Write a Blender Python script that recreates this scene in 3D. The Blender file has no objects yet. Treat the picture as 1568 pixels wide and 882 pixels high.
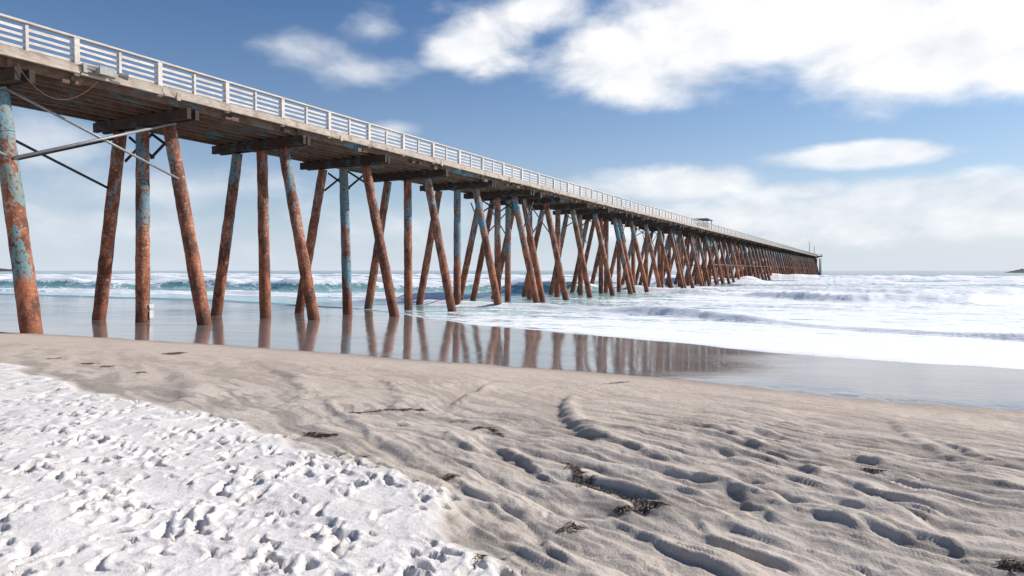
import bpy, math, random
import numpy as np
from mathutils import Vector, Matrix
random.seed(7); np.random.seed(7)
scene=bpy.context.scene
F=1045.0; HZ=414.0; CAMZ=2.6
TH=math.radians(27.4); ST,CT=math.sin(TH),math.cos(TH)
SA=math.radians(25.0); SS,SC=math.sin(SA),math.cos(SA)

# ------------------------------------------------------------ helpers
def h2(ix,iy,seed):
    n=(ix.astype(np.int64)*374761393+iy.astype(np.int64)*668265263+seed*1442695041)&0xffffffff
    n=((n^(n>>13))*1274126177)&0xffffffff
    n=(n^(n>>16))&0xffffffff
    return n/4294967295.0*2-1
def vn(x,y,seed=0):
    x=np.asarray(x,float); y=np.asarray(y,float)
    xi=np.floor(x); yi=np.floor(y); fx=x-xi; fy=y-yi
    fx=fx*fx*fx*(fx*(fx*6-15)+10); fy=fy*fy*fy*(fy*(fy*6-15)+10)
    a=h2(xi,yi,seed); b=h2(xi+1,yi,seed); c=h2(xi,yi+1,seed); d=h2(xi+1,yi+1,seed)
    return (a*(1-fx)+b*fx)*(1-fy)+(c*(1-fx)+d*fx)*fy
def fbm(x,y,seed=0,o=4,g=.5):
    s=0;a=1;t=0
    for i in range(o):
        c,sn=math.cos(i*.9),math.sin(i*.9)
        s=s+a*vn((x*c-y*sn)*2**i+i*17.3,(x*sn+y*c)*2**i-i*9.1,seed+i*13); t+=a; a*=g
    return s/t
def afbm(u,v,seed=0,o=4,g=.5):
    s=0;a=1;t=0
    for i in range(o):
        s=s+a*vn(u*2**i+i*17.3,v*2**i-i*9.1,seed+i*13); t+=a; a*=g
    return s/t
def ss(a,b,x):
    t=np.clip((x-a)/(b-a),0,1); return t*t*(3-2*t)
def rq(X,Y): return X*SC-Y*SS, X*SS+Y*SC
def axis(lo,hi,c,d0,g,flat=0):
    a=[c];v=c
    while v<hi:
        v+=d0+g*max(0,abs(v-c)-flat); a.append(v)
    b=[];v=c
    while v>lo:
        v-=d0+g*max(0,abs(v-c)-flat); b.append(v)
    return np.array(b[::-1]+a)
def grid_mesh(name,PX,PY,PZ,attrs,mat):
    ny,nx=PX.shape
    me=bpy.data.meshes.new(name)
    nv=nx*ny; nf=(nx-1)*(ny-1)
    me.vertices.add(nv)
    co=np.stack([PX,PY,PZ],-1).reshape(-1).astype(np.float32)
    me.vertices.foreach_set('co',co)
    i=np.arange(nv).reshape(ny,nx)
    f=np.stack([i[:-1,:-1],i[:-1,1:],i[1:,1:],i[1:,:-1]],-1).reshape(-1)
    me.loops.add(nf*4); me.loops.foreach_set('vertex_index',f.astype(np.int32))
    me.polygons.add(nf)
    me.polygons.foreach_set('loop_start',(np.arange(nf)*4).astype(np.int32))
    me.polygons.foreach_set('loop_total',np.full(nf,4,np.int32))
    me.polygons.foreach_set('use_smooth',np.ones(nf,bool))
    me.update(calc_edges=True)
    for k,v in attrs.items():
        at=me.attributes.new(k,'FLOAT','POINT'); at.data.foreach_set('value',v.reshape(-1).astype(np.float32))
    ob=bpy.data.objects.new(name,me); scene.collection.objects.link(ob); me.materials.append(mat)
    return ob

class T:
    def __init__(s,tree): s.t=tree; s.n=tree.nodes; s.l=tree.links
    def put(s,sock,v):
        if v is None: return
        if isinstance(v,bpy.types.NodeSocket): s.l.new(v,sock)
        else: sock.default_value=v
    def m(s,op,a,b=None,c=None,clamp=False):
        n=s.n.new('ShaderNodeMath'); n.operation=op; n.use_clamp=clamp
        s.put(n.inputs[0],a); s.put(n.inputs[1],b); s.put(n.inputs[2],c); return n.outputs[0]
    def sm(s,x,a,b,lo=0.,hi=1.):
        n=s.n.new('ShaderNodeMapRange'); n.interpolation_type='SMOOTHSTEP'
        s.put(n.inputs[0],x); n.inputs[1].default_value=a; n.inputs[2].default_value=b
        n.inputs[3].default_value=lo; n.inputs[4].default_value=hi; return n.outputs[0]
    def mix(s,f,a,b,bt='MIX'):
        n=s.n.new('ShaderNodeMix'); n.data_type='RGBA'; n.blend_type=bt
        s.put(n.inputs[0],f)
        for i,v in ((6,a),(7,b)):
            if isinstance(v,(tuple,list)): v=(*v[:3],1)
            s.put(n.inputs[i],v)
        return n.outputs[2]
    def noise(s,vec,scale,detail=5,rough=.55,dist=0.,out=0):
        n=s.n.new('ShaderNodeTexNoise'); s.put(n.inputs['Vector'],vec)
        n.inputs['Scale'].default_value=scale; n.inputs['Detail'].default_value=detail
        n.inputs['Roughness'].default_value=rough; n.inputs['Distortion'].default_value=dist
        return n.outputs[out]
    def attr(s,name):
        n=s.n.new('ShaderNodeAttribute'); n.attribute_name=name; return n.outputs['Fac']
    def mapv(s,vec,sc=(1,1,1),rot=(0,0,0),loc=(0,0,0)):
        n=s.n.new('ShaderNodeMapping'); s.put(n.inputs[0],vec)
        n.inputs['Scale'].default_value=sc; n.inputs['Rotation'].default_value=rot; n.inputs['Location'].default_value=loc
        return n.outputs[0]
    def obj(s): return s.n.new('ShaderNodeTexCoord').outputs['Object']
    def bump(s,h,st,d,nrm=None):
        n=s.n.new('ShaderNodeBump'); s.put(n.inputs['Height'],h); s.put(n.inputs['Strength'],st)
        n.inputs['Distance'].default_value=d
        if nrm: s.l.new(nrm,n.inputs['Normal'])
        return n.outputs[0]
def newmat(name):
    m=bpy.data.materials.new(name); m.use_nodes=True
    t=T(m.node_tree); b=m.node_tree.nodes['Principled BSDF']; return m,t,b

# ------------------------------------------------------------ ground height
qs=[-400,-30,0,6,12.5,31.4,46,60,100,300,9000]
zs=[6,1.3,.97,.84,.65,.05,-.12,-.8,-3,-8,-20]
def drymask(X,Y):
    yb=[-50,2,3.9,5.3,7.75,9.83,13,17,40]; xb=[3,.5,-.12,-.5,-3.0,-6.1,-9.6,-15,-60]
    b=np.interp(Y,yb,xb)+.45*fbm(X*1.1,Y*1.1,5,5,.6)
    return ss(-.16,.24,b-X)
def wetedge(r):
    return np.interp(r,[-200,-60,-23.5,-16.8,-8,-2.9,.9,2.6,10,60],[14,13,12.7,13.1,12.7,12.2,11.2,11.4,11.8,13])
def flow(X,Y):
    wx=X+.5*fbm(X*.5,Y*.5,21,3); wy=Y+.5*fbm(X*.5+9,Y*.5,22,3)
    a=math.radians(40); return wx*math.cos(a)+wy*math.sin(a), -wx*math.sin(a)+wy*math.cos(a)
def ground_base(X,Y):
    r,q=rq(X,Y)
    z=np.interp(q,qs,zs)
    dry=drymask(X,Y)
    near=1-ss(10.5,12.6,q)
    z=z+dry*.05*near
    u,v=flow(X,Y)
    n1=afbm(u*1.2,v*.30,31,3); n2=afbm(u*3.0+4,v*.5,33,4,.5)
    f=1-np.abs(n1)*2.2
    cr=np.minimum(np.abs(n2)*3.4,1)
    reg=np.exp(-(((X-1.2)/2.4)**2+((Y-5.8)/2.7)**2))+.75*np.exp(-(((X-4.2)/2.8)**2+((Y-5.2)/2.0)**2))
    reg=np.clip(reg+.12,0,1)*near*(1-dry*.9)
    z=z+reg*(.07*(f-.5)+.048*(cr-.5))+reg*.018*fbm(X*4.2,Y*4.2,41,4,.55)
    n5=afbm(u*7,v*1.2,43,3,.55)
    z=z+near*(1-dry)*((.003+.018*reg)*(1-np.minimum(np.abs(n5)*2.6,1)))
    z=z+near*(.03*fbm(X*.45,Y*.45,51,2)+.016*(np.minimum(np.abs(afbm(u*.8,v*1.6,53,3))*3.5,1)-.5)*(1-dry))
    z=z+dry*near*(.026*fbm(X*2.0,Y*2.0,61,2)+.005*fbm(X*7,Y*7,62,2))
    z=z+ss(11.5,14,q)*.012*fbm(X*.25,Y*.25,71,2)
    return z
def unproj(px,py,fn=None):
    fn=fn or ground_base; z=.8
    for _ in range(10):
        Y=F*(CAMZ-z)/(py-HZ); X=(px-784)/F*Y; z=float(fn(np.array([X]),np.array([Y]))[0])
    return X,Y,z
RUTS_PX=[
 ([(742,588),(715,600),(690,612),(684,630)],.12,.05),
 ([(872,600),(850,618),(858,642),(890,662),(925,690)],.13,.07),
 ([(905,662),(960,684),(1020,700),(1110,720)],.06,.03),
 ([(668,655),(700,685),(760,697),(835,708)],.055,.03),
 ([(720,668),(770,690),(800,715),(870,745),(925,772)],.05,.035),
 ([(800,716),(850,730),(940,748),(1020,770),(1110,800),(1200,848)],.045,.034),
 ([(985,712),(1060,735),(1130,760),(1180,792),(1270,818)],.04,.03),
 ([(1200,770),(1270,790),(1350,816)],.035,.028),
 ([(1415,672),(1470,690),(1530,708),(1600,730)],.06,.03),
 ([(1360,640),(1372,662),(1440,700),(1568,765)],.10,.022),
 ([(1080,680),(1180,705),(1300,740),(1430,800)],.055,.025),
 ([(1120,650),(1200,672),(1330,705),(1430,745)],.07,.02),
 ([(1000,640),(1080,655),(1160,690),(1260,730),(1330,770)],.055,.022),
 ([(375,552),(430,575),(450,600),(415,628)],.14,.03),
 ([(560,575),(600,600),(585,640)],.12,.022),
 ([(930,800),(1000,830),(1090,870),(1160,900)],.04,.03),
 ([(1050,790),(1110,830),(1190,860),(1260,900)],.035,.03),
 ([(700,770),(780,800),(850,850),(900,900)],.04,.028),
 ([(1330,815),(1420,830),(1500,870)],.035,.028),
 ([(1290,750),(1380,775),(1480,800),(1568,830)],.04,.022),
 ([(470,600),(520,640),(600,690),(640,730)],.08,.022),
 ([(250,560),(270,600),(230,620)],.2,.03),
 ([(610,620),(660,640),(740,650),(820,680)],.06,.022),
]
RUTS=[]
for pl,wd,dp in RUTS_PX:
    w=[unproj(*p)[:2] for p in pl]
    P=[w[0]]+w+[w[-1]]; o=[]
    for i in range(1,len(P)-2):
        for k in range(6):
            t=k/6; p0,p1,p2,p3=[np.array(P[i+j]) for j in (-1,0,1,2)]
            o.append(.5*((2*p1)+(-p0+p2)*t+(2*p0-5*p1+4*p2-p3)*t*t+(-p0+3*p1-3*p2+p3)*t**3))
    o.append(np.array(P[-2])); RUTS.append((np.array(o),wd,dp))
def ruts(X,Y):
    out=np.zeros(np.shape(X)); Xf=np.asarray(X,float); Yf=np.asarray(Y,float)
    msk=(Yf>2.5)&(Yf<15)&(np.abs(Xf)<12)
    if not msk.any(): return out
    x=Xf[msk]; y=Yf[msk]
    x2=x+.14*fbm(x*1.6,y*1.6,401,4,.5); y2=y+.14*fbm(x*1.6+7,y*1.6,402,4,.5)
    acc=np.zeros(len(x))
    for pts,wd,dp in RUTS:
        lo=pts.min(0)-wd*5-.2; hi=pts.max(0)+wd*5+.2
        i=np.where((x2>lo[0])&(x2<hi[0])&(y2>lo[1])&(y2<hi[1]))[0]
        if len(i)==0: continue
        best=np.full(len(i),1e9); sd=np.zeros(len(i)); tt=np.zeros(len(i))
        n=len(pts)-1
        for k in range(n):
            a=pts[k]; b=pts[k+1]; d=b-a; L=d@d+1e-9
            s=np.clip(((x2[i]-a[0])*d[0]+(y2[i]-a[1])*d[1])/L,0,1)
            ex=x2[i]-a[0]-s*d[0]; ey=y2[i]-a[1]-s*d[1]; dd=np.hypot(ex,ey)
            m=dd<best; best=np.where(m,dd,best); sd=np.where(m,np.sign(ex+ey*.3),sd); tt=np.where(m,(k+s)/n,tt)
        e=best*sd/(wd*(.7+.5*np.sin(np.pi*np.clip(tt,.1,.9))))
        env=ss(0,.3,tt)*(1-ss(.6,1,tt))
        mod=np.clip(1.+.5*fbm(x[i]*1.6,y[i]*1.6,403,3),.5,1.4)
        pr=-np.where(e>0,np.exp(-(e/.5)**2),np.exp(-(e/1.8)**2))+.6*np.exp(-((e-1.3)/.75)**2)
        acc[i]+=dp*env*mod*pr
    out[msk]=acc
    return out
def ground(X,Y): return ground_base(X,Y)+ruts(X,Y)*(1-drymask(X,Y))

# ------------------------------------------------------------ sand material
def sand_mat():
    m,t,b=newmat('sand'); o=t.obj()
    dry=t.attr('dry'); wet=t.attr('wet'); print_shade=t.attr('print_shade'); rd=t.attr('rut_shade'); stk=t.attr('streak')
    n1=t.noise(o,.9,4,.6); n2=t.noise(o,7,4,.6); n3=t.noise(o,160,2,.7); n4=t.noise(o,22,3,.65)
    mid=t.mix(t.sm(n1,.3,.7),(.53,.45,.375),(.64,.555,.47))
    mid=t.mix(t.m('MULTIPLY',t.sm(t.m('ADD',stk,t.m('MULTIPLY',t.m('SUBTRACT',n4,.5),.35)),.12,.7),.85),mid,(.30,.262,.225))
    mid=t.mix(t.m('MULTIPLY',rd,.6),mid,(.24,.215,.19))  # shade in the rut hollows painted as grey colour
    damp=t.mix(t.sm(n2,.3,.7),(.56,.435,.345),(.62,.50,.41))
    mid=t.mix(t.m('MULTIPLY',t.attr('damp'),.55),mid,damp)
    dr=t.mix(t.sm(n2,.3,.7),(.77,.72,.68),(.84,.80,.765))
    c=t.mix(dry,mid,dr)
    c=t.mix(t.sm(n3,.3,.75,0,.25),c,(.32,.27,.23))
    c=t.mix(t.m('MULTIPLY',print_shade,.4),c,(.27,.24,.21))  # footprint hollows darkened in colour, painted shade
    we=t.m('ADD',wet,t.m('MULTIPLY',t.m('SUBTRACT',t.noise(t.mapv(o,(1,3,1),(0,0,-SA)),.8,5,.65),.5),.55))
    wm=t.m('MULTIPLY',t.sm(we,.35,.6),t.sm(wet,.02,.2))
    halo=t.sm(we,-.05,.4)
    c=t.mix(t.m('MULTIPLY',halo,.6),c,(.38,.275,.205))
    c=t.mix(wm,c,(.24,.205,.19))
    t.l.new(c,b.inputs['Base Color'])
    rn=t.sm(t.noise(t.mapv(o,(.35,1.2,1),(0,0,-SA)),.6,3,.6),.3,.7,.03,.12)
    r=t.n.new('ShaderNodeMix'); r.data_type='FLOAT'; t.l.new(wm,r.inputs[0]); r.inputs[2].default_value=.9; t.l.new(rn,r.inputs[3])
    t.l.new(r.outputs[0],b.inputs['Roughness'])
    t.l.new(t.m('MULTIPLY_ADD',wm,.3,1.4),b.inputs['IOR'])
    inv=t.m('SUBTRACT',1.0,wm)
    bh=t.m('ADD',t.m('MULTIPLY',n3,.25),t.m('ADD',t.m('MULTIPLY',n4,.7),t.m('MULTIPLY',n2,1.0)))
    bp=t.bump(bh,t.m('MULTIPLY',inv,t.m('MULTIPLY_ADD',dry,-.15,.8)),.024)
    rip=t.noise(t.mapv(o,(1,2.6,1),(0,0,-SA)),3.0,2,.5)
    bp=t.bump(rip,t.m('MULTIPLY',wm,.12),.02,bp)
    t.l.new(bp,b.inputs['Normal'])
    return m
ax=axis(-4000,4000,.5,.020,.012,4.6)
ay1=[3.0]
while ay1[-1]<4000: ay1.append(ay1[-1]+ (max(.015,.0040*ay1[-1]) if ay1[-1]<14 else .0040*14+.025*(ay1[-1]-14)))
ay0=[3.0]
while ay0[-1]>-400: ay0.append(ay0[-1]-(.03+.08*(3-ay0[-1])))
ay=np.array(ay0[:0:-1]+ay1)
GX,GY=np.meshgrid(ax,ay)
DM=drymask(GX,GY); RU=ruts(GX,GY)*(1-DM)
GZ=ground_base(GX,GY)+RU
base=GZ.copy()
SX,SY=math.sin(math.radians(72)),math.cos(math.radians(72))
def stamp(cx,cy,a,L,W,dep,seed):
    R=L*2.0
    i0,i1=np.searchsorted(ax,[cx-R,cx+R]); j0,j1=np.searchsorted(ay,[cy-R,cy+R])
    if i1-i0<3 or j1-j0<3: return
    x=GX[j0:j1,i0:i1]-cx; y=GY[j0:j1,i0:i1]-cy
    u=x*math.cos(a)+y*math.sin(a); v=-x*math.sin(a)+y*math.cos(a)
    v=v+.5*u*u/L*(1 if seed%2 else -1)
    w=W*(1+.35*u/L)
    d=np.sqrt((u/L)**2+(v/w)**2)*(1+.45*vn(x*12+seed,y*12,seed))
    sun_tilt=np.clip(1+.75*(x*SX+y*SY)/(W*1.2),.25,1.9)  # print shaped deeper on its sun side to give a dark shadow crescent
    GZ[j0:j1,i0:i1]+= -dep*sun_tilt*(1-ss(.55,1.08,d))+dep*.35*np.exp(-((d-1.35)/.35)**2)
rng=np.random.RandomState(3)
N=11000
cy=2.2+rng.rand(N)**1.2*13; cx=rng.uniform(-13,1.2,N); ok=(np.abs(cx)<cy*.8+.8)&(drymask(cx,cy)>.5)&(rng.rand(N)<.34)
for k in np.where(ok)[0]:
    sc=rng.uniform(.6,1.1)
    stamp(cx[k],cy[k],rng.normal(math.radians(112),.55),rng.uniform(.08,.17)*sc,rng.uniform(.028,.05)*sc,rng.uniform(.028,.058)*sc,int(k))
N=120
cy=rng.uniform(3,8,N); cx=rng.uniform(-2,3,N); ok=(drymask(cx,cy)<.5)&(rng.rand(N)<.35)
for k in np.where(ok)[0]:
    stamp(cx[k],cy[k],rng.normal(math.radians(125),.4),rng.uniform(.06,.14),rng.uniform(.016,.028),rng.uniform(.006,.014),int(k))
R_,Q_=rq(GX,GY)
wet=ss(-.7,.7,Q_-wetedge(R_)-.25*fbm(R_*.35,Q_*.35,81,3))
damp=ss(5.5,10.5,Q_+.8*fbm(GX*.4,GY*.4,82,3))
print_shade=np.clip((base-GZ)/.04,0,1)  # mask of the shade painted into stamped hollows
rut_shade=np.clip(-RU/.03,0,1)  # mask of the shade painted along rut bottoms
U_,V_=flow(GX,GY)
n2_=afbm(U_*3.0+4,V_*.5,33,4,.5)
streak=ss(.03,.40,afbm(U_*2.0,V_*.32,431,5,.62))*.8+.7*ss(.1,.5,afbm(U_*8,V_*1.0,433,3,.6))+.7*(1-ss(0,.16,np.abs(n2_)))
streak=np.clip(streak*(.3+.8*ss(-1.2,.6,fbm(GX*.5,GY*.5,435,2))),0,1)*(1-ss(9.5,12,Q_))
grid_mesh('beach_sand',GX,GY,GZ,{'dry':DM*(1-ss(11,12.6,Q_)),'wet':wet,'damp':damp,'print_shade':print_shade,'rut_shade':rut_shade,'streak':streak},sand_mat())

# ------------------------------------------------------------ sea
def bore(R,Q,rp,qp,h,front,back,fr,fb,seed,fl=1.0,fade=6):
    qb=np.interp(R,rp,qp)+1.2*fbm(R*.12,R*0+seed,seed,3)+.5*fbm(R*.6,Q*.3,seed+3,4,.6)
    d=Q-qb
    env=ss(rp[0],rp[0]+fade,R)*(1-ss(rp[-1]-fade,rp[-1],R))
    hh=h*env*np.clip(1+.9*fbm(R*.13,R*0,seed+5,3),.15,2)
    p=np.where(d<0,np.exp(-(d/front)**2),np.exp(-(np.maximum(d,0)/back)**1.3))
    foam=np.where(d<0,np.exp(-(d/fr)**2),np.exp(-np.maximum(d,0)/fb))*env*fl
    foam=foam*np.clip(1+.4*fbm(R*.1,Q*.1,seed+9,2),.6,1.2)
    return hh*p,foam
raxis=axis(-7000,7000,-2,.13,.0145,0)
qa=[13.0]
while qa[-1]<9000: qa.append(qa[-1]+.055+.0095*max(0,qa[-1]-18))
qa=np.array(qa)
WR,WQ=np.meshgrid(raxis,qa)
WX=WR*SC+WQ*SS; WY=-WR*SS+WQ*SC
gz=ground_base(WX,WY)
qe=np.interp(WR,[-300,-100,-50,-30,-22.4,-14.4,-7.7,-1.05,3.7,12,30,80],[46,46,44,38,33.3,26.6,22.7,18.9,17.5,17,19,20])
qe=qe+.5*fbm(WR*.22,WR*0,91,3)+.12*fbm(WR*1.1,WR*0,92,3)
de=WQ-qe
amp=ss(30,60,WQ)
z=amp*(.08*fbm(WR*.12,WQ*.35,101,4)+.045*fbm(WR*.7,WQ*1.2,102,3))
z+=ss(60,130,WQ)*(.25*np.sin(WQ/4.6+1.5*fbm(WR*.01,WQ*.02,103,2))*(.5+.5*fbm(WR*.012,WQ*.02,104,2)))*(1-ss(900,2500,WQ))
foam=np.zeros_like(z)
B=[
 ([-34,-19.6,-9.2,-3,6.1,15,40],[47,43.8,38.7,35.6,29.2,26,27],.36,.6,1.8,1.1,2.2,201,1.15),
 ([-16,-6,0,6,14,30],[33.5,30,27,23.6,22,22],.07,.2,1.2,.4,1.6,203,.95),
 ([-34,-17,1.6,9.8,16.5,40,90],[92,80,62,63,69,74,80],.6,1.1,3.,1.8,4.,205,1.25),
 ([-20,-8,8,30],[56,52,48,50],.16,.5,2.,.8,2.4,221,1.05),
 ([-28,-12,8,30,60],[112,104,86,92,100],.5,1.2,4,1.9,4.5,207,1.2),
 ([-60,-20,40,120,260],[150,142,150,170,180],.7,1.5,5,2.6,6,209,1.2),
 ([-60,0,100,320],[215,200,210,240],.8,1.8,6,3.5,8,223,1.15),
 ([-135,-110,-57,-33,-22],[62,61,66,76,84],1.2,1.6,5,1.0,2.6,211,1.05),
 ([-110,-80,-40,-28],[51,52,54,58],.28,.5,3,1.3,5,213,1.2),
 ([-220,-120,-60,-35],[92,92,98,104],.95,1.4,6,1.8,6,215,1.15),
 ([-260,-150,-60,-10],[135,130,140,150],.9,1.6,7,2.2,6,217,1.1),
 ([-500,-300,-100,0],[190,180,190,205],.9,2,8,2.8,7,225,1.05),
 ([-400,0,400],[285,275,300],.9,2,9,3,8,219,.95),
]
for rp,qp,h,fr_,bk,f1,f2,sd,fl in B:
    hz_,fo=bore(WR,WQ,rp,qp,h,fr_,bk,f1,f2,sd,fl,6 if rp[-1]<60 else 15)
    z+=hz_; foam=np.maximum(foam,fo)
lum=1-ss(60,160,WQ)*.5
z+=foam*amp*lum*(.16*np.abs(fbm(WR*.9,WQ*.9,111,4,.6))+.08*np.abs(fbm(WR*2.5,WQ*2.5,112,2)))
right=ss(-26,-6,WR)
bg=(.43*right*(1-ss(70,190,WQ))+.13*(1-ss(150,320,WQ)))
bg=bg+.20*fbm(WR*.10,WQ*.25,113,4)*(1-ss(200,400,WQ))
sw=right*(1-ss(28,46,WQ))*.16
foam=np.maximum(foam,np.clip(bg+sw,0,.8))
foam=np.maximum(foam,.95*np.exp(-(de/.22)**2)*ss(-40,-20,WR))
calm=1-ss(0,14,de)*1.0
foam=np.where(WR<-24,foam*ss(-1,10,de),foam)
thick=.028+.02*fbm(WR*.8,WQ*.8,115,3)
film=gz+thick*ss(0,.5,de)
inside=ss(-.15,.05,de)
z=np.maximum(z,film)*inside+(gz-.12)*(1-inside)
depth=ss(45,190,WQ)
def sea_mat():
    m,t,b=newmat('sea_water'); o=t.obj(); fo=t.attr('foam'); dp=t.attr('depth')
    rot=t.mapv(o,(1,1,1),(0,0,SA))
    st=t.mapv(rot,(.5,1.3,1))
    wob=t.noise(st,.8,3,.6,0,1)
    vv=t.n.new('ShaderNodeVectorMath'); vv.operation='MULTIPLY_ADD'
    t.l.new(wob,vv.inputs[0]); vv.inputs[1].default_value=(1.6,1.6,0); t.l.new(st,vv.inputs[2])
    vo=t.n.new('ShaderNodeTexVoronoi'); vo.feature='DISTANCE_TO_EDGE'; t.l.new(vv.outputs[0],vo.inputs['Vector']); vo.inputs['Scale'].default_value=1.7
    lace=t.sm(vo.outputs['Distance'],0,.22,1,0)
    n=t.noise(st,.9,7,.7,.3); nf=t.noise(o,9,4,.6); ns=t.noise(t.mapv(rot,(.06,.5,1)),1.,5,.65)
    pat=t.m('ADD',t.m('MULTIPLY',lace,.26),t.m('ADD',t.m('MULTIPLY',t.m('SUBTRACT',n,.5),1.6),t.m('MULTIPLY',t.m('SUBTRACT',nf,.5),.4)))
    pat=t.m('ADD',pat,t.m('MULTIPLY',t.m('SUBTRACT',ns,.5),1.1))
    fm=t.sm(t.m('ADD',fo,pat),.42,.60)
    deep=t.mix(t.noise(t.mapv(rot,(.3,1,1)),.05,3,.5),(.035,.12,.16),(.055,.15,.185))
    col=t.mix(dp,(.34,.52,.52),deep)
    col=t.mix(t.m('MULTIPLY',t.sm(t.attr('face'),.3,1),.65),col,(.13,.33,.31))
    foc=t.mix(t.sm(n,.3,.7),(.86,.875,.88),(.95,.95,.95))
    c=t.mix(fm,col,foc); t.l.new(c,b.inputs['Base Color'])
    b.inputs['IOR'].default_value=1.33
    r=t.m('MULTIPLY_ADD',fm,.6,.09); t.l.new(r,b.inputs['Roughness'])
    w1=t.noise(t.mapv(rot,(.8,2.2,1)),1.2,5,.6)
    h=t.m('ADD',w1,t.m('MULTIPLY',t.noise(o,6,2,.6),.15))
    bs=t.sm(t.attr('calm'),0,1,.45,.04)
    bp=t.bump(h,bs,.25)
    bp=t.bump(t.m('ADD',nf,t.m('MULTIPLY',n,2.)),t.m('MULTIPLY',fm,.45),.06,bp)
    t.l.new(bp,b.inputs['Normal'])
    return m
gq=np.gradient(z,axis=0)/np.gradient(WQ,axis=0)
face=np.clip(gq*1.2,0,1)*ss(50,62,WQ)
grid_mesh('sea',WX,WY,z,{'foam':foam,'depth':depth,'face':face,'calm':np.clip(calm,0,1)},sea_mat())

# ------------------------------------------------------------ mesh builder
class MB:
    def __init__(s): s.v=[];s.f=[];s.a=[]
    def box(s,c,d,ax_=None,rnd=None):
        ax_=ax_ or ((1,0,0),(0,1,0),(0,0,1)); n=len(s.v); r=random.random() if rnd is None else rnd
        for sx,sy,sz in ((-1,-1,-1),(1,-1,-1),(1,1,-1),(-1,1,-1),(-1,-1,1),(1,-1,1),(1,1,1),(-1,1,1)):
            s.v.append(tuple(c[i]+ax_[0][i]*sx*d[0]/2+ax_[1][i]*sy*d[1]/2+ax_[2][i]*sz*d[2]/2 for i in range(3))); s.a.append(r)
        for q in ((0,3,2,1),(4,5,6,7),(0,1,5,4),(1,2,6,5),(2,3,7,6),(3,0,4,7)): s.f.append(tuple(n+i for i in q))
    def beam(s,p,q,w,h,rnd=None):
        p=Vector(p);q=Vector(q);x=(q-p); L=x.length; x.normalize()
        up=Vector((0,0,1)) if abs(x.z)<.95 else Vector((1,0,0))
        y=up.cross(x).normalized(); zz=x.cross(y)
        s.box((p+q)/2,(L,w,h),(x,y,zz),rnd)
    def tube(s,p,q,r0,r1,sides=16,rings=2,noise=0,seed=0,rnd=None,caps=True):
        p=Vector(p);q=Vector(q);x=(q-p);L=x.length;x.normalize()
        up=Vector((1,0,0)) if abs(x.x)<.9 else Vector((0,1,0))
        a=x.cross(up).normalized(); b=x.cross(a); n=len(s.v); rr=random.random() if rnd is None else rnd
        for i in range(rings):
            t=i/(rings-1)
            for j in range(sides):
                an=2*math.pi*j/sides; rad=r0+(r1-r0)*t
                if noise:
                    rad*=1+noise*(math.sin(seed+t*L*2.1+an*2)*.4+random.uniform(-.5,.5)+math.sin(seed*3+t*L*5.3-an*3)*.4)
                c=p+x*(L*t)+a*(math.cos(an)*rad)+b*(math.sin(an)*rad)
                s.v.append(tuple(c)); s.a.append(rr)
        for i in range(rings-1):
            for j in range(sides):
                k=(j+1)%sides
                s.f.append((n+i*sides+j,n+i*sides+k,n+(i+1)*sides+k,n+(i+1)*sides+j))
        if caps:
            s.f.append(tuple(n+j for j in range(sides))[::-1]); s.f.append(tuple(n+(rings-1)*sides+j for j in range(sides)))
    def obj(s,name,mat,parent=None,smooth=False):
        me=bpy.data.meshes.new(name); me.from_pydata(s.v,[],s.f)
        at=me.attributes.new('rnd','FLOAT','POINT'); at.data.foreach_set('value',s.a)
        me.materials.append(mat)
        if smooth:
            me.polygons.foreach_set('use_smooth',[len(p.vertices)==4 for p in me.polygons])
        me.update(); ob=bpy.data.objects.new(name,me); scene.collection.objects.link(ob)
        if parent: ob.parent=parent
        return ob

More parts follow.
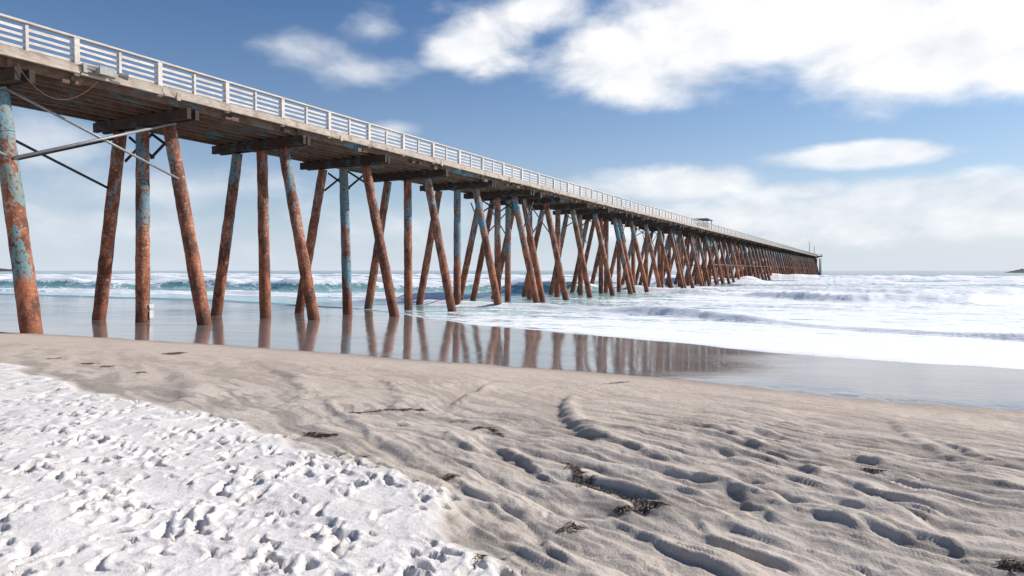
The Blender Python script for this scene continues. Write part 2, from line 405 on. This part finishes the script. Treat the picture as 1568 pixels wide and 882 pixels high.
def wood_mat(name,a,b_,c_,teal=0.,long=(3,.6,3),patch=.4,rv=.35):
    m,t,b=newmat(name); o=t.obj(); r=t.attr('rnd')
    n=t.noise(t.mapv(o,long),6,5,.65); n2=t.noise(o,1.7,4,.6)
    c=t.mix(t.sm(n,.3,.7),a,b_)
    c=t.mix(t.m('MULTIPLY',t.sm(n2,.45,.65),patch),c,c_)
    c=t.mix(t.m('MULTIPLY',r,rv),c,(a[0]*.55,a[1]*.52,a[2]*.5))
    if teal:
        tm=t.sm(t.noise(t.mapv(o,(.35,1,1.4),(0,0,0),(5,2,1)),1.3,5,.7),.56,.62)
        c=t.mix(t.m('MULTIPLY',tm,teal),c,(.07,.22,.29))
    t.l.new(c,b.inputs['Base Color']); b.inputs['Roughness'].default_value=.85
    t.l.new(t.bump(n,.5,.03),b.inputs['Normal']); return m
def pile_mat():
    m,t,b=newmat('rusted_steel_pile'); o=t.obj(); r=t.attr('rnd')
    off=t.n.new('ShaderNodeVectorMath'); off.operation='ADD'; cx=t.n.new('ShaderNodeCombineXYZ')
    t.l.new(t.m('MULTIPLY',r,37.),cx.inputs[2]); t.l.new(o,off.inputs[0]); t.l.new(cx.outputs[0],off.inputs[1]); v=off.outputs[0]
    n1=t.noise(t.mapv(v,(1,1,.5)),1.9,6,.66); n2=t.noise(t.mapv(v,(1.3,1.3,.45)),1.2,6,.68,.5); n3=t.noise(v,9,5,.72); n4=t.noise(t.mapv(v,(1,1,.3)),.55,3,.6)
    sx=t.n.new('ShaderNodeSeparateXYZ'); t.l.new(o,sx.inputs[0]); z=sx.outputs[2]
    c=t.mix(t.sm(n1,.40,.58),(.13,.045,.028),(.43,.14,.06))
    c=t.mix(t.sm(n3,.52,.7),c,(.53,.25,.13))
    c=t.mix(t.sm(n3,.32,.45,.9,0),c,(.055,.034,.03))
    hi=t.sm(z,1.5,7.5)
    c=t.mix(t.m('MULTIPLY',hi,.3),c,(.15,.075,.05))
    pale=t.m('MULTIPLY',t.sm(t.m('ADD',n3,t.m('MULTIPLY',n1,.6)),.86,.94),t.sm(z,1.,6,.1,.75))
    c=t.mix(pale,c,(.50,.43,.38))
    tm=t.sm(t.m('ADD',n2,t.m('ADD',t.m('MULTIPLY',hi,.13),t.m('MULTIPLY',r,.13))),.70,.73)
    tm=t.m('MULTIPLY',tm,t.sm(n3,.42,.48))
    tc=t.mix(t.sm(n4,.4,.6),(.20,.32,.30),(.06,.33,.46))
    c=t.mix(t.m('MULTIPLY',tm,.85),c,tc)
    c=t.mix(t.sm(z,.5,1.3,.6,0),c,(.14,.05,.03))
    t.l.new(c,b.inputs['Base Color']); b.inputs['Roughness'].default_value=.75
    t.l.new(t.bump(t.m('ADD',n3,n1),.8,.06),b.inputs['Normal']); return m
def flat_mat(name,col,rough=.6,met=0.):
    m,t,b=newmat(name); n=t.noise(t.obj(),8,4,.6)
    c=t.mix(t.sm(n,.35,.7,0,.5),col,tuple(x*.55 for x in col)); t.l.new(c,b.inputs['Base Color'])
    b.inputs['Roughness'].default_value=rough; b.inputs['Metallic'].default_value=met; return m
M_pile=pile_mat()
M_rail=wood_mat('weathered_white_rail',(.78,.73,.67),(.62,.56,.49),(.40,.32,.26),0,(.5,3,3),.35,.3)
M_kerb=wood_mat('weathered_kerb_timber',(.62,.54,.46),(.42,.34,.27),(.22,.15,.11),0,(.5,3,3),.6)
M_deck=wood_mat('deck_timber',(.15,.095,.065),(.08,.05,.036),(.20,.14,.1),.15,(3,.5,3),.4)
M_beam=wood_mat('old_stringer_timber',(.19,.115,.075),(.085,.05,.035),(.26,.18,.13),.8,(.4,3,3),.5)
M_cap=wood_mat('cap_timber',(.06,.038,.028),(.03,.02,.016),(.11,.07,.05),.4,(3,.4,3),.4)
M_steel=flat_mat('galvanised_brace',(.32,.32,.32),.5,.3)
M_dark=flat_mat('dark_steel',(.05,.05,.055),.6)

# ------------------------------------------------------------ pier
pier=bpy.data.objects.new('pier',None); scene.collection.objects.link(pier)
pier.rotation_euler=(0,0,math.pi/2-TH)
S0,S1=-40.0,416.0
def rise(s): return .9*max(0,(s-70)/346)
def W(s,t): return (-t*CT+s*ST, t*ST+s*CT)
DK=9.39
TN,TF=23.75,29.45; TC=26.6
piles=MB(); caps=MB(); stringers=MB(); deck=MB(); rail=MB(); kerb=MB(); brace=MB(); dbrace=MB(); tags=MB()
def pile(s,t0,t1,ds=0,r=.265,rnd=None,ztop=8.5):
    zt=ztop+rise(s)
    x,y=W(s,t1); g=float(ground_base(np.array([x]),np.array([y]))[0])
    zb=max(g-.6,-3.5)
    f=(8.5-zb)/(8.5-.4)
    p=(s+ds*f,t0+(t1-t0)*f,zb); q=(s,t0,zt)
    near=s<90
    piles.tube(p,q,r*1.05,r*.95,20 if near else 10,44 if near else 6,.05 if near else .03,random.random()*9,rnd)
k=-9; s=18.24-6.1*9; bs=[]
while s<S1-1:
    bs.append((k,s)); k+=1; s+=6.1
doubles={5,9,13,17,21,25,29,33,37,41,45,49,53,57,61}
teal_over={(-1,0):1.0,(0,1):.9,(1,2):.8,(2,1):1.6,(0,0):.1,(1,0):.2,(2,0):.2,(4,1):1.3}
for k,s in bs:
    j=lambda a=.15: random.uniform(-a,a)
    rr=[random.random()*.8 for _ in range(3)]
    for i in range(3):
        if (k,i) in teal_over: rr[i]=teal_over[(k,i)]
    pile(s,25.07,23.2+j(.1),j(.12),.29 if k==-1 else .265,rr[0])
    pile(s+j(.1),TC+j(.1),TC+j(.1),j(.12),.265,rr[1])
    pile(s,28.2,30.1+j(),j(.2),.265,rr[2])
    if k in doubles or k>14 and k%3==0:
        pile(s+1.9,25.2,23.4+j(),.1,.25); pile(s+1.9,TC,TC+.1,.1,.25); pile(s+1.9,28.1,30.0,.1,.25)
        caps.box((s+1.9,TC,8.72+rise(s)),(.36,6.1,.42))
        if k%2:
            for tt in (24.3,29.1):
                dbrace.beam((s,tt,8.2+rise(s)),(s+1.9,tt,5.8),.07,.07); dbrace.beam((s+1.9,tt,8.2+rise(s)),(s,tt,5.8),.07,.07)
    if k>16:
        for tt in (23.9,29.4): dbrace.beam((s,tt,3.6),(s+6.1,tt,3.6),.12,.2)
    zc=8.74+rise(s)
    for dx in (-.2,.2):
        caps.box((s+dx,TC+j(.08),zc),(.17,6.15+j(.15),.40))
    caps.box((s,TC,zc+.02),(.22,5.7,.34))
    if k in (0,2,5,8,12):
        dbrace.beam((s+.33,25.0,8.3),(s+.33,TC+.1,7.3),.06,.1); dbrace.beam((s+.33,TC,8.3),(s+.33,24.85,7.3),.06,.1)
        dbrace.beam((s+.33,28.1,8.3),(s+.33,TC-.1,7.3),.06,.1); dbrace.beam((s+.33,TC,8.3),(s+.33,28.4,7.3),.06,.1)
    for i,tt in enumerate(np.linspace(TN+.15,TF-.15,9)):
        z0=8.945+.16+rise(s); z1=8.945+.16+rise(s+6.1)
        o=.06 if i%2 else -.06
        if s+6.1<S1+8: stringers.beam((s-.35,tt+o*(1 if k%2 else -1),z0),(s+6.4,tt+o*(1 if k%2 else -1),z1),.13,.31)
    if s<120:
        for _ in range(3):
            ds=random.uniform(.8,5.3); stringers.box((s+ds,TN+.02+j(.05),8.93+random.uniform(-.03,.12)+rise(s)),(random.uniform(.15,.5),.2,random.uniform(.1,.2)))
tags.box((18.24,TC-.285,.78),(.18,.03,.30)); tags.box((18.24,TC-.285,1.12),(.20,.03,.16))
s=S0
while s<S1:
    w=.235 if s<140 else .72
    e=random.uniform(-.04,.06)
    deck.box((s+w/2,TC,DK-.045+rise(s)),(w-.018,5.9+e*2,.085)); s+=w
def lerpz(s,z): return z+rise(s)
ps=13.84-3.05*17
posts=[]
while ps<S1: posts.append(ps); ps+=3.05
for side,tt in ((-1,TN),(1,TF)):
    for i,p in enumerate(posts[:-1]):
        n=posts[i+1]; mid=(p+n)/2
        a=lambda: random.uniform(-.016,.016)
        rail.box((p,tt+side*.05,lerpz(p,DK+.41)),(.17,.10,1.28),rnd=random.random()*.3)
        rail.box((mid,tt+side*.035,lerpz(mid,DK+.50)),(.09,.05,.98),rnd=random.random()*.3)
        for zz,hh in ((.86,.095),(.66,.085),(.46,.085),(.265,.085)):
            rail.beam((p+.01,tt-side*.022,lerpz(p,DK+zz+a())),(n-.01,tt-side*.022,lerpz(n,DK+zz+a())),.04,hh)
        rail.beam((p+.004,tt,lerpz(p,DK+1.06)),(n-.004,tt,lerpz(n,DK+1.06)),.22,.06)
        kerb.beam((p+.01,tt+side*.16,lerpz(p,DK-.03+a())),(n-.012,tt+side*.16,lerpz(n,DK-.03+a())),.07,.19)
        kerb.beam((p+.01,tt+side*.01,lerpz(p,DK+.10)),(n-.012,tt+side*.01,lerpz(n,DK+.10)),.2,.12)
        kerb.beam((p+.03,tt+side*.21,lerpz(p,DK-.17+a())),(n-.03,tt+side*.21,lerpz(n,DK-.17+a())),.14,.06)
        if i%3==0: kerb.box((p+.6,tt+side*.30,lerpz(p,DK-.16)),(.16,.06,.26))
def X(s0,s1,t0,t1,zl,zh,mb,r=.05):
    mb.tube((s0,t1,zh),(s1,t0,zl),r,r,8); mb.tube((s0,t0-.12,zl),(s1,t1-.12,zh),r,r,8)
sA,sB=12.14,18.24
X(sA,sB,24.35,24.75,6.2,8.5,brace,.05); X(sA+.15,sB+.15,28.85,28.5,6.0,8.3,dbrace,.055)
X(sA-6.1,sA,24.35,24.75,6.2,8.5,brace,.05)
for kk in (5,13,21):
    s=18.24+6.1*kk; X(s+1.9,s+6.1,24.5,24.8,5.6,8.3,dbrace,.05); X(s+1.9,s+6.1,28.9,28.6,5.6,8.3,dbrace,.05)
for i in range(9):
    for tt in (22.2,24.4,26.6,28.8,31.0):
        s=S1-13+i*1.6
        if tt in (22.2,31.0) or i>6: piles.tube((s,tt+random.uniform(-.3,.3),-3),(s,tt,9.1),.28,.26,8,3,0,0,2.4)
deck.box((S1-6,TC,DK-.1+.89),(16,10.2,.3))
for side,tt in ((-1,21.6),(1,31.6)):
    for i in range(6): rail.box((S1-13.5+i*3,tt,DK+1.4),(.12,.12,1.2))
    for zz in (.9,1.3,1.7,2.0): rail.box((S1-6,tt,DK+zz),(15.6,.06,.1))
for zz in (.9,1.3,1.7,2.0): rail.box((S1+2,TC,DK+zz),(.06,10,.1))
piles.obj('piles',M_pile,pier,True);caps.obj('cap_beams',M_cap,pier);stringers.obj('stringers',M_beam,pier)
deck.obj('deck_planks',M_deck,pier);rail.obj('railing',M_rail,pier);kerb.obj('edge_timbers',M_kerb,pier)
brace.obj('cross_braces',M_steel,pier,True);dbrace.obj('dark_braces',M_dark,pier,True); tags.obj('marker_plate',flat_mat('white_paint',(.75,.74,.7)),pier)

def child_root(name,s,t,z):
    e=bpy.data.objects.new(name,None); scene.collection.objects.link(e)
    x,y=W(s,t); e.location=(x,y,z); e.rotation_euler=(0,0,math.pi/2-TH); return e
fl=child_root('floodlight',14.6,23.42,DK+.05)
b=MB(); b.box((0,0,0),(.42,.28,.2)); b.box((.0,-.17,.0),(.52,.06,.28)); b.obj('housing',flat_mat('grey_paint',(.38,.38,.36)),fl)
b=MB(); b.beam((-.55,.1,.1),(.0,0,.12),.05,.05); b.beam((-.55,.1,-.12),(.5,.1,-.05),.05,.05); b.box((-.6,.12,0),(.12,.12,.3)); b.tube((.45,-.1,0),(.72,-.2,-.02),.08,.13,12); b.obj('bracket',M_steel,fl)
cb=bpy.data.curves.new('cable','CURVE'); cb.dimensions='3D'; cb.bevel_depth=.012
sp=cb.splines.new('POLY'); sp.points.add(20)
for i in range(21):
    t=i/20; sp.points[i].co=(11.9+t*2.5,23.45,9.0+.1*t-1.0*math.sin(math.pi*t)**.8*(1-.25*t),1)
co=bpy.data.objects.new('hanging_cable',cb); scene.collection.objects.link(co); co.parent=pier; cb.materials.append(flat_mat('cable_rubber',(.12,.07,.04)))
ks=child_root('pier_kiosk',132,27.6,DK+rise(132))
b=MB(); b.box((0,0,1.05),(2.6,1.9,2.1)); b.obj('booth',flat_mat('kiosk_wall',(.35,.42,.47)),ks)
b=MB(); b.box((0,0,2.62),(4.6,3.0,.16)); b.box((0,0,2.74),(4.2,2.6,.1)); b.obj('roof',flat_mat('kiosk_roof',(.30,.36,.42)),ks)
b=MB()
for sx in (-2,2):
    for sy in (-1.2,1.2): b.box((sx,sy,1.27),(.12,.12,2.54))
b.box((0,-.97,1.4),(1.6,.05,.8)); b.obj('posts',M_dark,ks)
for ls,lh in ((352,5.5),(386,4.5)):
    lp=child_root('street_lamp',ls,23.9,DK+rise(ls))
    b=MB(); b.tube((0,0,0),(0,0,lh),.14,.09,8); b.beam((0,0,lh),(-2.2,0,lh+.25),.1,.1); b.box((-2.5,0,lh+.22),(.9,.35,.16)); b.obj('pole',M_dark,lp)

# ------------------------------------------------------------ seaweed
M_weed,t,bb=newmat('kelp'); nn=t.noise(t.obj(),20,3,.6)
t.l.new(t.mix(nn,(.035,.024,.013),(.16,.10,.05)),bb.inputs['Base Color']); bb.inputs['Roughness'].default_value=.6
def seaweed(pts,width,n,seed):
    rg=random.Random(seed); V=[];Fc=[]
    P=[unproj(*p,ground)[:2] for p in pts]
    cx=sum(p[0] for p in P)/len(P); cy=sum(p[1] for p in P)/len(P)
    rec=[]
    for i in range(n):
        a=rg.random()*(len(P)-1); ia=min(int(a),max(0,len(P)-2)); fa=a-ia
        p0=P[ia]; p1=P[ia+1]
        x=p0[0]+(p1[0]-p0[0])*fa+rg.gauss(0,width); y=p0[1]+(p1[1]-p0[1])*fa+rg.gauss(0,width)
        ang=math.atan2(p1[1]-p0[1],p1[0]-p0[0])+rg.gauss(0,.5)
        w=rg.uniform(.002,.006); L=rg.randint(4,8); lift=rg.uniform(.0,.010)
        for kx in range(L):
            rec.append((x,y,ang,w*(1-.6*abs(kx/(L-1)-.4)),.004+lift*math.sin(math.pi*kx/(L-1)),kx))
            ang+=rg.gauss(0,.4); x+=math.cos(ang)*.014; y+=math.sin(ang)*.014
    A=np.array(rec); G=ground(A[:,0],A[:,1])
    for (x,y,ang,ww,dz,kx),g in zip(rec,G):
        nx,ny=-math.sin(ang),math.cos(ang); g=float(g)+dz; i0=len(V)
        V+= [(x-cx-nx*ww,y-cy-ny*ww,g),(x-cx+nx*ww,y-cy+ny*ww,g+.002),(x-cx,y-cy,g+ww)]
        if kx>0: Fc+=[(i0-3,i0,i0+2,i0-1),(i0-1,i0+2,i0+1,i0-2)]
    me=bpy.data.meshes.new('seaweed'); me.from_pydata(V,[],Fc); me.materials.append(M_weed)
    o=bpy.data.objects.new('seaweed',me); scene.collection.objects.link(o); o.location=(cx,cy,0)
for i,(pts,w,n) in enumerate([
 ([(254,543),(272,541)],.07,420),([(122,558),(138,557)],.05,110),([(155,563),(163,562)],.04,80),([(68,551),(90,549)],.03,50),([(205,572),(215,571)],.03,45),
 ([(468,664),(482,670),(508,668)],.02,120),([(530,633),(590,629),(648,630)],.006,150),([(725,659),(745,657),(768,668)],.014,120),
 ([(862,715),(900,738),(955,757),(1015,776)],.010,300),([(940,787),(970,784),(995,780)],.018,150),([(672,735),(690,732)],.012,40),
 ([(1320,721),(1347,724)],.012,70),([(1540,868),(1566,872)],.02,120),([(925,589),(960,586)],.012,50),
 ([(735,855),(742,862)],.012,25),([(878,722),(890,735),(905,745)],.012,50),([(860,815),(885,812)],.03,30),([(610,650),(622,652)],.02,12),([(540,705),(552,703)],.02,10)]): seaweed(pts,w,n,i+50)

# ------------------------------------------------------------ rock islet
def islet(cx,cy,lx,ly,h,seed):
    xs=np.linspace(-1.1,1.1,60); ys=np.linspace(-1.1,1.1,30); A,Bb=np.meshgrid(xs,ys)
    d=np.sqrt(A**2+Bb**2); zz=h*(1-ss(.2,1.05,d))*(1+.5*fbm(A*4,Bb*4,seed,4))*(1+.3*fbm(A*14,Bb*10,seed+1,3))-.8
    m_=flat_mat('dark_rock',(.09,.085,.08),.9)
    return grid_mesh('rock_islet',cx+A*lx,cy+Bb*ly,zz,{},m_)
islet(548,700,52,22,5.0,301)
islet(-1300,1650,160,50,9.0,305)

# ------------------------------------------------------------ world
SUN_AZ=math.radians(72); SUN_EL=math.radians(37)
w=bpy.data.worlds.new('World'); scene.world=w; w.use_nodes=True; nt=w.node_tree; nt.nodes.clear(); t=T(nt)
sky=nt.nodes.new('ShaderNodeTexSky'); sky.sky_type='NISHITA'; sky.sun_disc=False; sky.sun_elevation=SUN_EL; sky.sun_rotation=SUN_AZ
sky.air_density=1.0; sky.dust_density=.5; sky.ozone_density=2.6
hs=nt.nodes.new('ShaderNodeHueSaturation'); nt.links.new(sky.outputs[0],hs.inputs['Color']); hs.inputs['Saturation'].default_value=1.24; hs.inputs['Value'].default_value=.93
tc=nt.nodes.new('ShaderNodeTexCoord'); g=tc.outputs['Generated']
sp=nt.nodes.new('ShaderNodeSeparateXYZ'); nt.links.new(g,sp.inputs[0]); x,y,zc=sp.outputs
az=t.m('ARCTAN2',x,y); el=t.m('ARCSINE',zc)
cb_=nt.nodes.new('ShaderNodeCombineXYZ'); nt.links.new(az,cb_.inputs[0]); nt.links.new(t.m('MULTIPLY',el,1.9),cb_.inputs[1]); cv=cb_.outputs[0]
def ang(px,py):
    return math.atan((px-784)/F), math.atan((HZ-py)/math.hypot(F,px-784))
def blob(px,py,rx,ry,wt=1.):
    a0,e0=ang(px,py); a1,_=ang(px+rx,py); a2,_=ang(px-rx,py); _,e1=ang(px,py-ry)
    ra=(a1-a2)/2; re=e1-e0
    dx=t.m('DIVIDE',t.m('SUBTRACT',az,a0),ra); dy=t.m('DIVIDE',t.m('SUBTRACT',el,e0),re)
    d=t.m('SQRT',t.m('ADD',t.m('MULTIPLY',dx,dx),t.m('MULTIPLY',dy,dy)))
    return t.m('MULTIPLY',t.m('SUBTRACT',1.0,d),wt)
def union(bl):
    r=bl[0]
    for b in bl[1:]:
        n=nt.nodes.new('ShaderNodeMath'); n.operation='SMOOTH_MAX'; nt.links.new(r,n.inputs[0]); nt.links.new(b,n.inputs[1]); n.inputs[2].default_value=.15; r=n.outputs[0]
    return r
n1=t.noise(cv,7.0,8,.55,.2); cv2=t.mapv(cv,(1,1,1),(0,0,0),(-.025,-.04,0)); n2=t.noise(cv2,7.0,4,.55,.2)
n1c=t.m('SUBTRACT',n1,.5)
big=union([blob(735,68,110,60,1.1),blob(830,15,110,55,.9),blob(950,95,150,82,1.3),blob(1170,35,360,132,1.7),blob(1480,40,400,148,2.0),blob(2100,60,500,200,1.6)])
dA=t.sm(t.m('ADD',big,t.m('MULTIPLY',n1c,2.1)),-.1,.80)
wis=union([blob(465,82,100,40,.9),blob(575,42,66,48,.8),blob(560,108,120,34,.7),blob(612,198,46,14,.8)])
dB=t.sm(t.m('ADD',wis,t.m('MULTIPLY',n1c,2.2)),.0,1.15,0,.72)
low=union([blob(1310,240,170,26,1.3),blob(1230,292,90,22,.9),blob(1000,285,190,36,1.1),blob(1450,318,330,62,1.5),blob(1150,340,420,56,.9),blob(2000,300,400,120,1.2)])
dC=t.sm(t.m('ADD',low,t.m('MULTIPLY',n1c,1.5)),.0,.6,0,.88)
lf=union([blob(60,230,280,80,.8),blob(180,290,360,55,.8),blob(80,350,500,60,.9),blob(620,340,320,50,.6),blob(-500,250,400,150,.9)])
dD=t.sm(t.m('ADD',lf,t.m('MULTIPLY',n1c,1.9)),.0,.9,0,.68)
back=t.m('MULTIPLY',t.sm(t.noise(g,2.2,5,.55),.5,.72),t.sm(y,-.1,.15,.7,0))
dn=t.m('MAXIMUM',t.m('MAXIMUM',dA,dB),t.m('MAXIMUM',t.m('MAXIMUM',dC,dD),back))
lit=t.m('MULTIPLY_ADD',t.m('SUBTRACT',n1,n2),2.4,t.m('MULTIPLY_ADD',big,.12,.64),clamp=True)
cc=t.mix(lit,(6.4,6.9,7.7),(9.7,9.7,9.7))
hz=t.m('EXPONENT',t.m('MULTIPLY',t.m('ABSOLUTE',el),-6.8))
# deeper blue away from the sun side
tint=t.mix(t.sm(az,-.7,.7),(.45,.72,.90),(.86,.95,1.03))
skyb=t.mix(1.0,hs.outputs[0],tint,'MULTIPLY')
skyc=t.mix(t.m('MULTIPLY',hz,.92),skyb,(6.5,7.1,8.1))
col=t.mix(dn,skyc,cc)
bg=nt.nodes.new('ShaderNodeBackground'); nt.links.new(col,bg.inputs[0]); bg.inputs[1].default_value=.11
out=nt.nodes.new('ShaderNodeOutputWorld'); nt.links.new(bg.outputs[0],out.inputs[0])

sl=bpy.data.lights.new('sun','SUN'); sl.energy=5.0; sl.angle=math.radians(.5); sl.color=(1,.95,.88)
so=bpy.data.objects.new('sun',sl); scene.collection.objects.link(so)
dv=Vector((math.sin(SUN_AZ)*math.cos(SUN_EL),math.cos(SUN_AZ)*math.cos(SUN_EL),math.sin(SUN_EL)))
so.rotation_euler=dv.to_track_quat('Z','Y').to_euler(); so.location=(20,-10,30)

cam=bpy.data.cameras.new('camera'); cam.sensor_width=36; cam.lens=24.0; cam.clip_end=30000; cam.clip_start=.05
c_=bpy.data.objects.new('camera',cam); scene.collection.objects.link(c_); c_.location=(0,0,CAMZ)
c_.rotation_euler=(math.pi/2-math.atan(27/F),0,0); scene.camera=c_
scene.view_settings.view_transform='Standard'; scene.view_settings.look='None'; scene.view_settings.exposure=0
print('ground',GX.shape,'sea',WX.shape)
